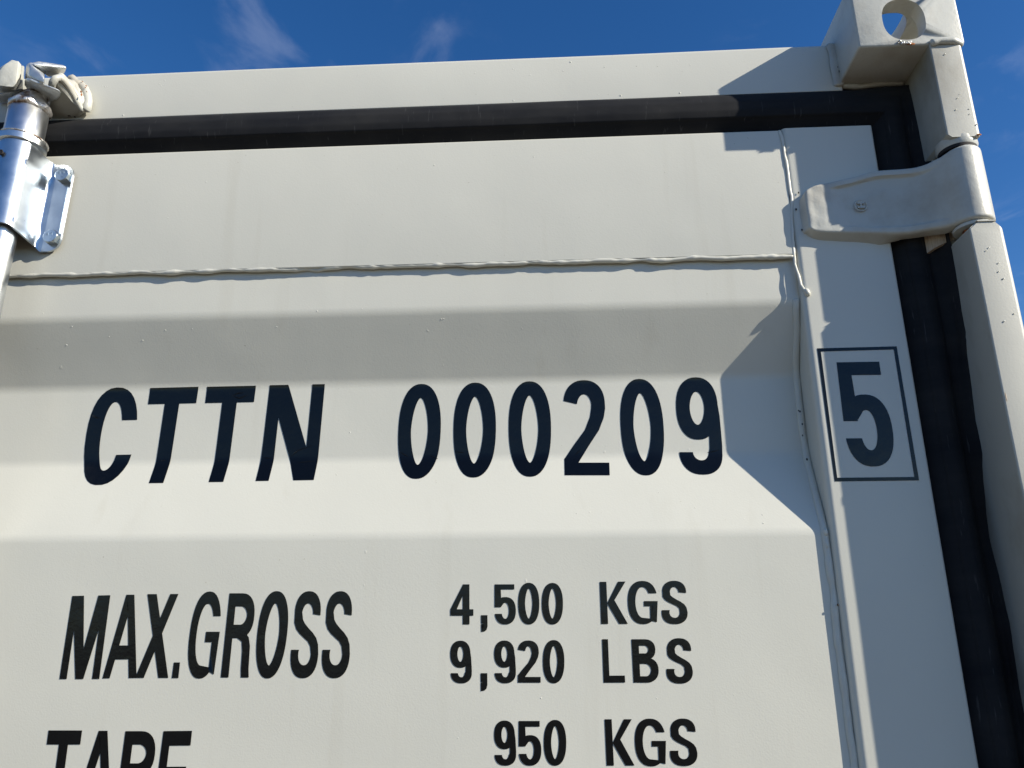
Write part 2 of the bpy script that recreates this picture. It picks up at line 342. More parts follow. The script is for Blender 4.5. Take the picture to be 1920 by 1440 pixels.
HULLS = {
    'cam_web': [(-0.7776,-0.076,2.5133), (-0.7504,-0.076,2.4858), (-0.7491,-0.076,2.4743), (-0.7756,-0.076,2.4910), (-0.8050,-0.048,2.5111), (-0.8067,-0.048,2.5361), (-0.8004,-0.048,2.5405), (-0.7921,-0.028,2.5415), (-0.7863,-0.028,2.5098), (-0.8182,-0.028,2.5112)],
    'cam_upper_horn': [(-0.7783,-0.073,2.5173), (-0.7723,-0.068,2.5238), (-0.7460,-0.048,2.5316), (-0.7413,-0.048,2.5277), (-0.7427,-0.046,2.5258), (-0.7624,-0.023,2.5352), (-0.7873,-0.023,2.5322), (-0.8067,-0.023,2.5528), (-0.7775,-0.038,2.5221), (-0.7848,-0.018,2.5409), (-0.7730,-0.073,2.5125)],
    'cam_lower_horn': [(-0.7768,-0.078,2.4864), (-0.7694,-0.078,2.4841), (-0.7343,-0.063,2.4745), (-0.7322,-0.060,2.4718), (-0.7370,-0.053,2.4715), (-0.7563,-0.033,2.4807), (-0.7776,-0.023,2.4843), (-0.8050,-0.023,2.4958), (-0.8124,-0.038,2.5072), (-0.7877,-0.068,2.4901), (-0.7720,-0.078,2.4792)],
    'cam_left_horn': [(-0.8406,-0.058,2.4743), (-0.8131,-0.058,2.4770), (-0.8036,-0.048,2.4926), (-0.8097,-0.038,2.4885), (-0.8313,-0.033,2.4811), (-0.8348,-0.033,2.4761), (-0.8490,-0.033,2.4798), (-0.8603,-0.033,2.4824)],
    'kr_lug': [(-0.7529,-0.054,2.4977), (-0.7485,-0.056,2.4999), (-0.7449,-0.051,2.5059), (-0.7403,-0.041,2.4993), (-0.7369,-0.028,2.4899), (-0.7349,-0.018,2.4841), (-0.7300,-0.010,2.4745), (-0.7947,0.002,2.4738), (-0.7668,0.002,2.4710), (-0.7442,0.002,2.4726), (-0.7338,0.002,2.4810), (-0.7314,0.002,2.4993), (-0.7458,0.002,2.5360), (-0.7634,0.002,2.5465), (-0.7859,0.002,2.5530), (-0.7972,0.002,2.5128)],
    'kr_ridge_path': [(-0.7582,-0.048,2.4885), (-0.7521,-0.056,2.4930), (-0.7471,-0.058,2.4993), (-0.7436,-0.054,2.5044), (-0.7407,-0.047,2.5027), (-0.7382,-0.035,2.4968), (-0.7356,-0.024,2.4888), (-0.7337,-0.015,2.4822), (-0.7302,-0.007,2.4757)],
    'kr_second_path': [(-0.7540,-0.046,2.5145), (-0.7491,-0.044,2.5148), (-0.7456,-0.036,2.5118), (-0.7408,-0.026,2.5051), (-0.7361,-0.018,2.4966), (-0.7326,-0.012,2.4865), (-0.7316,-0.006,2.4807)],
    'kr_fillet_path': [(-0.7628,-0.008,2.5363), (-0.7564,-0.010,2.5381), (-0.7494,-0.010,2.5298), (-0.7445,-0.006,2.5296), (-0.7357,-0.006,2.5207), (-0.7293,-0.007,2.5080), (-0.7249,-0.008,2.4934), (-0.7245,-0.008,2.4830), (-0.7284,-0.006,2.4774)],
    'kr_web_path': [(-0.7546,-0.012,2.5295), (-0.7451,-0.016,2.5153), (-0.7384,-0.015,2.5043), (-0.7328,-0.012,2.4928), (-0.7300,-0.008,2.4832)],
    'kr_rust': [(-0.7254,-0.024,2.4977), (-0.7237,-0.024,2.4924), (-0.7377,-0.009,2.5300), (-0.7276,-0.012,2.5187), (-0.7285,-0.012,2.5156), (-0.7236,-0.014,2.5059), (-0.7549,0.000,2.4727), (-0.7453,0.000,2.4702)],
    'kl_lug': [(-0.8267,-0.075,2.5003), (-0.8175,-0.075,2.5150), (-0.8131,-0.070,2.5262), (-0.8025,-0.070,2.5236), (-0.8008,-0.065,2.5206), (-0.7974,-0.065,2.5020), (-0.7963,-0.072,2.4812), (-0.7998,-0.072,2.4749), (-0.8182,-0.075,2.4758), (-0.8235,-0.075,2.4761), (-0.8445,-0.050,2.4909), (-0.8469,-0.030,2.4990), (-0.8308,-0.030,2.5040), (-0.8258,-0.030,2.5205), (-0.8309,-0.030,2.5513), (-0.8494,-0.030,2.5612), (-0.8696,-0.030,2.5436)],
    'kl_plate': [(-0.8622,-0.030,2.5075), (-0.8490,-0.028,2.5023), (-0.8294,-0.030,2.5060), (-0.8231,-0.030,2.5203), (-0.8252,-0.030,2.5499), (-0.8309,-0.030,2.5513), (-0.8832,0.000,2.5045), (-0.8546,0.000,2.5054), (-0.8425,0.000,2.5239), (-0.8490,0.000,2.5674)],
}

# ------------------------------------------------------------------ the container
ROOT = bpy.data.objects.new('shipping_container', None); COL.objects.link(ROOT)
ROOT['label'] = 'cream painted steel shipping container with black lettered door and galvanised lock rod'
ROOT['category'] = 'shipping container'
XL = -1.62       # far side of the frame
Z0 = 0.12        # underside of the container

# top rail above the door
pr = fillet([(0.060, 2.4700), (0.0015, 2.4685), (0.0050, 2.5580), (0.075, 2.5600)], [0, 0.0016, 0.0075, 0], 6)
bm = bmesh.new(); xs = [XL+0.09 + (0.4475-XL-0.09)*k/90 for k in range(91)]
rows = []
for x in xs:
    dz = 0.0011*noise.noise(Vector((x*2.1, 4.2, 0))); dyy = 0.0012*noise.noise(Vector((x*2.7, 1.7, 3)))
    rows.append([(x, p.x + dyy, p.y + (dz if p.y > 2.5 else dz*0.6)) for p in pr])
sweep_rows(bm, rows)
RAIL = make('top_rail', bm, PAINT, ROOT)
def blister(name, spots, ybase, parent, mat, kind=None, squash=0.55):
    bm = bmesh.new()
    for (x, z, r) in spots:
        y = ybase(x, z) if callable(ybase) else ybase
        rows = []
        for k in range(4):
            a = k/3.2*math.pi/2
            rows.append([(x + r*math.cos(a)*math.cos(t), y - r*squash*math.sin(a), z + r*math.cos(a)*math.sin(t)) for t in [2*math.pi*j/8 for j in range(8)]])
        V = sweep_rows(bm, rows, True); bm.faces.new(V[-1])
    return make(name, bm, mat, parent, angle=80, kind=kind)
sp = []
x = -0.72
while x < 0.385:
    if random.random() < 0.75:
        for _ in range(random.choice((1, 1, 2, 3))):
            x += random.uniform(0.003, 0.006)
            sp.append((x, 2.5315 + random.uniform(-0.0025, 0.0035) - 0.004*(x > 0), random.uniform(0.0005, 0.0011)))
    x += random.uniform(0.012, 0.06)
for x, z in ((-0.44, 2.548), (-0.42, 2.546), (-0.33, 2.547), (0.04, 2.5435), (-0.30, 2.4745), (-0.67, 2.474), (0.115, 2.4755), (0.205, 2.476), (-0.05, 2.4735)): sp.append((x, z, 0.0014))
blister('paint_blisters', sp, lambda x, z: 0.0018+(z-2.4685)*0.039, RAIL, PAINT, 'stuff')

# roof, side walls, floor and far frame: plain sheet where the photograph cannot see
bm = bmesh.new(); add_box(bm, XL+0.02, 0.575, 0.075, 2.9, 2.535, 2.558); make('roof', bm, PAINT, ROOT, False)
for s, nm in ((0.560, 'side_wall'), (XL+0.02, 'side_wall')):
    bm = bmesh.new(); rows = []
    for k in range(0, 56):
        y = 0.085 + 2.8*k/55; o = (0.0, 0.018, 0.018, 0.0)[k % 4]
        rows.append([(s + (o if s > 0 else -o) - (0.018 if s > 0 else -0.018), y, z) for z in (Z0, 2.535)])
    sweep_rows(bm, rows); make(nm, bm, PAINT, ROOT, False)
bm = bmesh.new(); add_box(bm, XL+0.02, 0.575, 0.06, 2.9, Z0-0.02, Z0+0.05); make('floor', bm, PAINT, ROOT, False)
bm = bmesh.new(); add_box(bm, XL+0.02, 0.575, 2.9, 2.93, Z0, 2.558); make('end_wall', bm, PAINT, ROOT, False)
bm = bmesh.new(); add_box(bm, XL+0.08, 0.541, -0.02, 0.075, Z0-0.02, 0.215); bevel_all(bm, 0.006); make('door_sill', bm, PAINT, ROOT)

# corner casting: hollow steel block with oval holes
def oval_prism(bm, c, axis, rx, rz, half, p=2.4, n=40):
    ring = []
    for k in range(n):
        a = 2*math.pi*k/n; ca, sa = math.cos(a), math.sin(a)
        ring.append((math.copysign(abs(ca)**(2/p), ca)*rx, math.copysign(abs(sa)**(2/p), sa)*rz))
    rows = []
    for h in (-half, half):
        if axis == 'y': rows.append([(c[0]+u, c[1]+h, c[2]+v) for u, v in ring])
        elif axis == 'x': rows.append([(c[0]+h, c[1]+u, c[2]+v) for u, v in ring])
        else: rows.append([(c[0]+u, c[1]+v, c[2]+h) for u, v in ring])
    sweep_rows(bm, rows, True, True); bmesh.ops.recalc_face_normals(bm, faces=bm.faces[:])
def casting(name, x0, x1, z0, z1, side):
    y0, y1 = -0.075, 0.085
    bm = bmesh.new(); add_box(bm, x0, x1, y0, y1, z0, z1); bevel_all(bm, 0.0035, 3)
    o = make(name, bm, PAINT_CAST, ROOT)
    cut = bmesh.new(); add_box(cut, x0+0.024, x1-0.022, y0+0.024, y1-0.02, z0+0.024, z1-0.024); bevel_all(cut, 0.012, 3)
    cuts = [cut]
    c2 = bmesh.new(); oval_prism(c2, ((x0+x1)/2-0.0045*side, y0, 2.5270), 'y', 0.0300, 0.0355, 0.04); cuts.append(c2)
    c3 = bmesh.new(); oval_prism(c3, ((x0+x1)/2, 0.012, z1), 'z', 0.034, 0.052, 0.04); cuts.append(c3)
    c4 = bmesh.new(); oval_prism(c4, (x1 if side > 0 else x0, 0.01, 2.532), 'x', 0.034, 0.026, 0.04); cuts.append(c4)
    tmp = []
    for c in cuts:
        me = bpy.data.meshes.new('cut'); bmesh.ops.recalc_face_normals(c, faces=c.faces[:]); c.to_mesh(me); c.free(); co = bpy.data.objects.new('cut', me); COL.objects.link(co); tmp.append(co)
        md = o.modifiers.new('b', 'BOOLEAN'); md.operation = 'DIFFERENCE'; md.solver = 'EXACT'; md.object = co
    bv = o.modifiers.new('bv', 'BEVEL'); bv.width = 0.0022; bv.segments = 2; bv.limit_method = 'ANGLE'; bv.angle_limit = math.radians(50)
    dg = bpy.context.evaluated_depsgraph_get(); nm = bpy.data.meshes.new_from_object(o.evaluated_get(dg))
    o.modifiers.clear(); old = o.data; o.data = nm; nm.name = name
    for c in tmp: bpy.data.objects.remove(c, do_unlink=True)
    b2 = bmesh.new(); b2.from_mesh(nm)
    for f in b2.faces: f.smooth = True
    for e in b2.edges:
        e.smooth = not (len(e.link_faces) == 2 and e.calc_face_angle(0) > math.radians(40))
    b2.to_mesh(nm); b2.free()
    if not nm.materials: nm.materials.append(PAINT_CAST)
    return o
CAST = casting('corner_casting', 0.4455, 0.5930, 2.4820, 2.5950, 1)
casting('corner_casting', XL, XL+0.145, 2.4820, 2.5950, -1)
# welds round the casting
bead('weld_bead', [(0.4440, 0.000, 2.4760), (0.4425, -0.001, 2.5050), (0.4428, 0.000, 2.5350), (0.4415, 0.002, 2.5560)], 0.0080, CAST, PAINT_CAST, 2, rough=0.2, squash=0.28, rp=0)
bead('weld_bead', [(0.4480, 0.005, 2.4795), (0.4750, 0.006, 2.4785), (0.5000, 0.006, 2.4800), (0.5420, 0.008, 2.4815)], 0.0046, CAST, PAINT_CAST, 4, rough=0.3, rp=0)
bead('weld_bead', [(0.5440, -0.0765, 2.4825), (0.5560, -0.0770, 2.4855), (0.5760, -0.0765, 2.4850), (0.5910, -0.0700, 2.4830)], 0.0056, CAST, PAINT_CAST, 6, rough=0.25, squash=0.8, rp=0)
# chipped spot under the hole
bm = bmesh.new()
for k in range(9):
    c = Vector((0.509+0.0022*(k-4)+random.uniform(-.001, .001), -0.0760, 2.4850+random.uniform(-0.003, 0.003)))
    bmesh.ops.create_icosphere(bm, subdivisions=1, radius=random.uniform(0.0014, 0.0028), matrix=Matrix.Translation(c))
make('burnt_weld_spatter', bm, WELD_BARE, CAST, angle=80)
def flake(name, x, y, z, rx, rz, mat, parent, seed=0, thick=0.0004):
    bm = bmesh.new(); n = 12
    rows = []
    for h, k in ((0, 1.0), (thick, 0.85)):
        rows.append([(x+rx*k*math.cos(a)*(1+0.35*noise.noise(Vector((math.cos(a)*2, math.sin(a)*2, seed)))), y-h, z+rz*k*math.sin(a)*(1+0.35*noise.noise(Vector((math.sin(a)*2, math.cos(a)*2, seed+4))))) for a in [2*math.pi*j/n for j in range(n)]])
    V = sweep_rows(bm, rows, True); bm.faces.new(V[-1])
    return make(name, bm, mat, parent, angle=80)
flake('rust_spot', 0.5175, -0.0757, 2.4835, 0.006, 0.002, RUST, CAST, 1)
flake('rust_spot', 0.4440, -0.0056, 2.498, 0.0007, 0.0022, DARK, CAST, 3); flake('rust_spot', 0.4430, -0.0056, 2.506, 0.0006, 0.0014, DARK, CAST, 4)

# door posts: rounded tube sections with cut corners
def post(name, x0, x1, y0, y1, z0, z1, chamfers, mirror=False, rl=0.0022, rr=0.0062):
    sec = fillet([(x0, y1), (x0, y0), (x1, y0), (x1, y1)], [0, rl, rr, 0], 6)
    bm = bmesh.new(); n = max(1, int((z1-z0)/0.02))
    V = sweep_rows(bm, [[(p.x + 0.0006*noise.noise(Vector((p.x*9, z*5, 2))), p.y + 0.0006*noise.noise(Vector((p.x*9, z*6, 9))), z) for p in sec] for z in [z0+(z1-z0)*k/n for k in range(n+1)]], True, True)
    for co, no in chamfers:
        g = bm.verts[:]+bm.edges[:]+bm.faces[:]
        r = bmesh.ops.bisect_plane(bm, geom=g, plane_co=co, plane_no=no, clear_outer=True)
        ed = [e for e in r['geom_cut'] if isinstance(e, bmesh.types.BMEdge)]
        bmesh.ops.edgeloop_fill(bm, edges=ed)
    bmesh.ops.remove_doubles(bm, verts=bm.verts[:], dist=1e-5)
    ed = [e for e in bm.edges if len(e.link_faces) == 2 and e.calc_face_angle(0) > math.radians(40)]
    bmesh.ops.bevel(bm, geom=ed, offset=0.0015, segments=2, affect='EDGES', clamp_overlap=True)
    bm.normal_update()
    for f in bm.faces:      # face turned to the door gap: scuffs, with its shade painted in
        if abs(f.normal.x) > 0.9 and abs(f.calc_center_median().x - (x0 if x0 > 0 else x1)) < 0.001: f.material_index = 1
    return make(name, bm, [PAINT_JAMB, PAINT_SCUFFED_SHADE], ROOT)
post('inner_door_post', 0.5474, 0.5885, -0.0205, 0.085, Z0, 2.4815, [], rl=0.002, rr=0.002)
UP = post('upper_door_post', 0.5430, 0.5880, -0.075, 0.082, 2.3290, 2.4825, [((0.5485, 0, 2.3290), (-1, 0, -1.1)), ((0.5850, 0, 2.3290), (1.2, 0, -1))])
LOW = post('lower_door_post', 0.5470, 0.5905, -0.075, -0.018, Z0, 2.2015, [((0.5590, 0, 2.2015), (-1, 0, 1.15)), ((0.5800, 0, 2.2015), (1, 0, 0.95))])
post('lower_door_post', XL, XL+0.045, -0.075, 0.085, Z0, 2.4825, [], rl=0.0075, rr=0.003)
blister('paint_blisters', [(0.5660, 2.3905, .0009), (0.5705, 2.3970, .0006), (0.5785, 2.3725, .0009), (0.5775, 2.3640, .0008), (0.5615, 2.4640, .0011), (0.5610, 2.3720, .001), (0.5840, 2.3470, .0013)], -0.0757, UP, PAINT, 'stuff')
blister('paint_blisters', [(0.5620, 2.158, .0009), (0.5660, 2.162, .0009), (0.574, 2.140, .001), (0.572, 2.128, .001), (0.576, 2.118, .0012), (0.566, 2.06, .0012), (0.58, 2.07, .001)], -0.0757, LOW, PAINT, 'stuff')
flake('rust_spot', 0.5835, -0.0762, 2.3305, 0.0035, 0.0016, RUST, UP, 8)
flake('rust_spot', 0.5800, -0.0700, 2.2022, 0.0040, 0.0010, RUST, LOW, 9)
flake('scratch', 0.5495, -0.0756, 1.962, 0.0006, 0.006, TAN, LOW, 12)

# ------------------------------------------------------------------ door
PROF = [(2.1978, .010), (2.1300, .010), (2.0345, .0485), (1.9220, .0485), (1.8130, .010), (1.47, .010)]
z = 1.47
while z > 0.6:
    PROF += [(z-0.10, .0465), (z-0.21, .0465), (z-0.32, .010), (z-0.42, .010)]; z -= 0.42
PROF.append((0.24, .010))
prf = fillet([(y, z) for z, y in PROF], 0.040, 8)       # points (y, z), from the top down
def surf(z):
    for a, b in zip(prf, prf[1:]):
        if b.y <= z <= a.y: return a.x + (b.x-a.x)*(a.y-z)/max(1e-9, a.y-b.y)
    return 0.010
def dent(x, z):
    return 0.0009*noise.noise(Vector((x*2.3, z*2.9, 5))) - 0.0016*math.exp(-((x+0.333)**2/0.0005+(z-2.186)**2/0.00012))
def door_leaf(x0, x1, label=None):
    D = bpy.data.objects.new('door', None); link(D, ROOT)
    if label: D['label'] = label
    zz = [p.y for p in prf]
    lv = []
    for a, b in zip(prf, prf[1:]):
        n = max(1, int((a.y-b.y)/0.02)); lv += [a.lerp(b, k/n) for k in range(n)]
    lv.append(prf[-1])
    bm = bmesh.new(); nx = 80
    rows = []
    for i in range(nx+1):
        x = x0+0.03+(0.3500-(-1.05))*i/nx if x1 > 0 else x0+0.03+(x1-0.1-x0)*i/nx
        x = min(x, x1-0.128)
        rows.append([(x, p.x + dent(x, p.y), p.y) for p in lv])
    sweep_rows(bm, rows); make('corrugated_panel', bm, PAINT_DOOR, D, angle=60)
    # upper frame tube
    sec = fillet([(0.055, 2.4035), (0.0015, 2.4040), (0.0015, 2.1985), (0.055, 2.1985)], [0, 0.0035, 0.0015, 0], 5)
    bm = bmesh.new(); rows = []
    xe = x1-0.1330
    for i in range(81):
        x = x0 + (xe-x0)*i/80; d = 0.0008*noise.noise(Vector((x*2.6, 8, 1)))
        rows.append([(x, p.x+dent(x, p.y)*0.8, p.y+d) for p in sec])
    sweep_rows(bm, rows, False); make('upper_frame', bm, PAINT_DOOR, D)
    # right-hand stile
    sec = fillet([(x1-0.1330, 0.062), (x1-0.1330, 0.0), (x1-0.0003, 0.0), (x1-0.0003, 0.062)], [0, 0.0085, 0.0035, 0], 7)
    bm = bmesh.new(); zs = [2.4050 - 2.18*k/110 for k in range(111)]
    rows = [[(p.x + 0.0007*noise.noise(Vector((1, z*3, 2)))*(1 if p.x > x1-0.05 else -1), p.y + 0.0007*noise.noise(Vector((p.x*6, z*3, 7))), z) for p in sec] for z in zs]
    top = rows[0]; rows.insert(0, [(a[0]+(0.002 if a[0] < x1-0.06 else -0.0035), a[1]+0.003, a[2]+0.0018) for a in top])
    rows.insert(0, [(a[0], a[1]+0.02, a[2]) for a in rows[0]])
    sweep_rows(bm, rows, False); make('stile', bm, PAINT, D)
    bm = bmesh.new(); add_box(bm, x0+0.004, x1-0.004, 0.064, 0.070, 0.235, 2.39); make('inner_skin', bm, PAINT, D, False)
    return D
DOOR = door_leaf(-1.05, 0.4818)
door_leaf(XL+0.075, -1.085, 'narrow plain corrugated door leaf beyond the lock rod')
bm = bmesh.new(); add_box(bm, -1.084, -1.051, 0.008, 0.03, 0.235, 2.40); make('centre_gasket', bm, RUBBER, ROOT)

# rubber seal round the door: lip section (distance out from the door edge, depth)
gsec = fillet([(0.0, 0.030), (0.0008, 0.014), (0.0100, 0.0050), (0.0170, -0.0020), (0.0195, -0.0060), (0.0300, -0.0085), (0.0450, -0.0085), (0.0580, -0.0050), (0.0660, 0.0030), (0.0668, 0.0200)],
              [0, 0.002, 0.004, 0.003, 0.004, 0.02, 0.02, 0.012, 0.004, 0], 4)
LIP = [(2.50, -.012), (2.42, -.016), (2.35, -.017), (2.25, -.022), (2.183, -.0280), (2.144, -.0259), (2.114, -.0232), (2.065, -.0218), (2.044, -.0145), (2.009, -.0128), (1.952, -.0059), (1.911, -.0082), (1.886, -.0006), (1.854, .0057), (1.801, .0142), (1.761, .0083), (1.696, .0045), (1.630, .0095), (1.3, .006), (0.1, .006)]
def lip_y(z):
    for (a, p), (b, q) in zip(LIP, LIP[1:]):
        if b <= z <= a: return p+(q-p)*(a-z)/(a-b)
    return LIP[0][1]
def side_y(p, z):
    # on the hinge side the outer lip is squeezed against the post and wanders in depth
    if p.x <= 0.040: return p.y
    t = min(1, (p.x-0.040)/0.0255); L = lip_y(z) + 0.0016*noise.noise(Vector((z*38, 1, 4)))
    return -0.0085*(1-t) + L*t + 0.012*math.sin(math.pi*t)
def gasket():
    bm = bmesh.new(); X1, ZT = 0.4820, 2.4045
    cols = []
    xs = [-1.08 + (X1+1.08)*k/110 for k in range(111)]
    def wav(s, u): return (0.0007 + 0.0022*max(0, u-0.035)/0.03)*noise.noise(Vector((s*7, u*8, 3)))
    for x in xs[:-1]:
        cols.append([(x, p.y, ZT + p.x*1.0 + wav(x, p.x)*0.25) for p in gsec])
    cols.append([(X1+p.x, p.y*0.5+side_y(p, 2.48)*0.5, ZT+p.x) for p in gsec])
    n = 150
    for k in range(1, n+1):
        z = ZT - 2.2*k/n
        cols.append([(min(0.5476, X1 + p.x + wav(z+5, p.x)*(p.x < 0.06)), side_y(p, z), z) for p in gsec])
    sweep_rows(bm, cols)
    return make('door_gasket', bm, RUBBER, DOOR, angle=50)
gasket()
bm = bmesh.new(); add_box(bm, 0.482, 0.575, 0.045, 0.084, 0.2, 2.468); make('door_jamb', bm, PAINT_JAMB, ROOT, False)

# weld beads on the door
bead('weld_bead', [(-1.04, 0.0045, 2.1985), (-0.78, 0.0045, 2.1990), (-0.40, 0.0045, 2.1985), (-0.352, 0.0075, 2.1990), (-0.338, 0.0085, 2.1975), (-0.325, 0.0055, 2.1990), (0.0, 0.0045, 2.1975), (0.2, 0.0045, 2.1970), (0.346, 0.0035, 2.1960)], 0.0032, DOOR, PAINT, 1, rough=0.5, wob=0.0018, ripple=0.019, rp=0.10)
bead('weld_bead', [(0.3465, 0.0015, 2.4030), (0.3490, 0.0005, 2.3750), (0.3520, 0.0005, 2.3500), (0.3500, 0.001, 2.3200), (0.3520, 0.001, 2.2900), (0.3480, 0.002, 2.2450), (0.3460, 0.002, 2.2050), (0.3450, 0.003, 2.1850), (0.3480, 0.001, 2.1650), (0.3490, 0.001, 2.1500), (0.3535, -0.001, 2.1400)], 0.0023, DOOR, PAINT, 12, rough=0.5, wob=0.0025, rp=0, squash=0.6)
bead('weld_bead', [(0.3540, -0.0005, 2.1440), (0.3565, -0.001, 2.1375), (0.3580, -0.0010, 2.1330)], 0.0036, DOOR, PAINT, 15, rough=0.1)
lowp = []
z = 2.135
while z > 0.3:
    lowp.append((0.3440 + 0.0020*noise.noise(Vector((z*14, 0, 0))), surf(z)+0.0005, z)); z -= 0.012
bead('weld_bead', lowp, 0.0050, DOOR, PAINT, 21, rough=0.22, wob=0.0016, squash=0.8, rp=0)
bm = bmesh.new()
for c, r in (((0.3440, 0.009, 1.8110), 0.0048), ((0.3430, 0.009, 1.7960), 0.0045), ((0.3440, 0.0145, 1.828), 0.005)):
    bmesh.ops.create_icosphere(bm, subdivisions=2, radius=r, matrix=Matrix.Translation(c) @ Matrix.Diagonal((0.8, 0.7, 1.3, 1)))
for v in bm.verts: v.co += v.normal*0.0015*noise.noise(v.co*260)
make('weld_lump', bm, PAINT, DOOR, angle=80)
for x, y, z, r in ((0.3405, -0.0005+.040, 1.9790, 0.0011), (0.3385, 0.039, 1.9800, 0.0009), (0.3415, 0.039, 1.9610, 0.0010), (0.3400, 0.039, 1.9450, 0.0009), (0.342, 0.039, 1.912, 0.0012), (0.3465, 0.0032, 1.7225, 0.0013)):
    flake('pinhole', x, y, z, r, r*1.5, DARK, DOOR, z)
for x, z, r in ((0.3620, 2.2950, 0.0010), (0.3555, 2.2680, 0.0012), (0.3600, 2.235, 0.0010)): flake('pinhole', x, -0.0016, z, r, r*1.6, DARK, DOOR, z)
# scattered paint nibs on the door
sp = []
for x, z in ((0.06, 2.155), (-0.155, 2.118), (-0.152, 2.1185), (-0.395, 2.113), (-0.335, 2.133), (-0.645, 2.105), (-0.56, 2.112), (-0.52, 2.113), (-0.745, 2.14), (-0.70, 2.12), (-0.71, 2.095), (-0.595, 2.099), (0.30, 2.183), (0.3385, 2.06), (0.33, 2.052), (0.318, 2.065), (0.305, 2.092), (-0.30, 1.90), (-0.287, 1.962), (0.27, 1.8355), (0.2690, 1.8240), (0.185, 1.846), (0.14, 1.868), (0.03, 1.84), (-0.27, 2.135), (0.35, 1.6), (0.12, 1.615), (-0.02, 1.615), (0.26, 1.45), (0.09, 1.71)):
    sp.append((x, z, random.uniform(0.0007, 0.0012)))
for _ in range(26): sp.append((random.uniform(-0.8, 0.33), random.uniform(1.55, 2.19), random.uniform(0.0003, 0.0006)))
blister('paint_blisters', [s for s in sp if s[0] < 0.338], lambda x, z: surf(z)+dent(x, z)+0.0002, DOOR, PAINT, 'stuff')
sp = [(random.uniform(-0.7, 0.34), random.uniform(2.21, 2.395), random.uniform(0.0004, 0.0007)) for _ in range(12)]+[(0.30, 2.392, .0014), (-0.17, 2.363, .0012), (-0.02, 2.372, .001)]
blister('paint_blisters', sp, lambda x, z: 0.0017+dent(x, z)*0.8, DOOR, PAINT, 'stuff')
blister('paint_blisters', [(0.3655, 2.3100, .0016), (0.375, 2.33, .0009), (0.43, 2.09, .001), (0.405, 2.12, .0009)], 0.0003, DOOR, PAINT, 'stuff')
blister('dust_specks', [(0.4470, 2.3560, .0011), (0.4440, 2.3550, .0008), (0.42, 2.360, .0008), (0.4720, 2.1640, .0015), (0.466, 2.167, .0011)], 0.0003, DOOR, DARK, 'stuff', 0.1)

# ------------------------------------------------------------------ lettering
def ell(c, r, a, p=2.35):
    a = math.radians(a); ca, sa = math.cos(a), math.sin(a)
    return (c[0]+math.copysign(abs(ca)**(2/p), ca)*r[0], c[1]+math.copysign(abs(sa)**(2/p), sa)*r[1])
def arcs(c, ro, ri, a0, a1, n, po=2.3, pi_=1.9):
    return [(ell(c, ro, a0+(a1-a0)*k/n, po), ell(c, ri, a0+(a1-a0)*k/n, pi_)) for k in range(n+1)]
def arcs_to(c, ro, ri, a0, yend, n, po=2.35, pi_=2.1):
    # clockwise from a0 round the bottom to a level cut at height yend on the left
    eo, ei = ang(c, ro, yend, False, po)-360, ang(c, ri, yend, False, pi_)-360
    return [(ell(c, ro, a0+(eo-a0)*k/n, po), ell(c, ri, a0+(ei-a0)*k/n, pi_)) for k in range(n+1)]
def ang(c, r, y, right, p):
    s = (y-c[1])/r[1]; a = math.degrees(math.asin(min(1, abs(s))**(p/2)))
    a = a if s >= 0 else -a
    return a if right else 180-a
def arc2(c, ro, ri, yo, yend, tx_side0=True, n=30, po=2.35, pi_=2.1, right_end=True):
    a0o, a0i = ang(c, ro, yo, True, po), ang(c, ri, yo, True, pi_)
    a1o, a1i = ang(c, ro, yend, True, po)+360, ang(c, ri, yend, True, pi_)+360
    return [(ell(c, ro, a0o+(a1o-a0o)*k/n, po), ell(c, ri, a0i+(a1i-a0i)*k/n, pi_)) for k in range(n+1)]
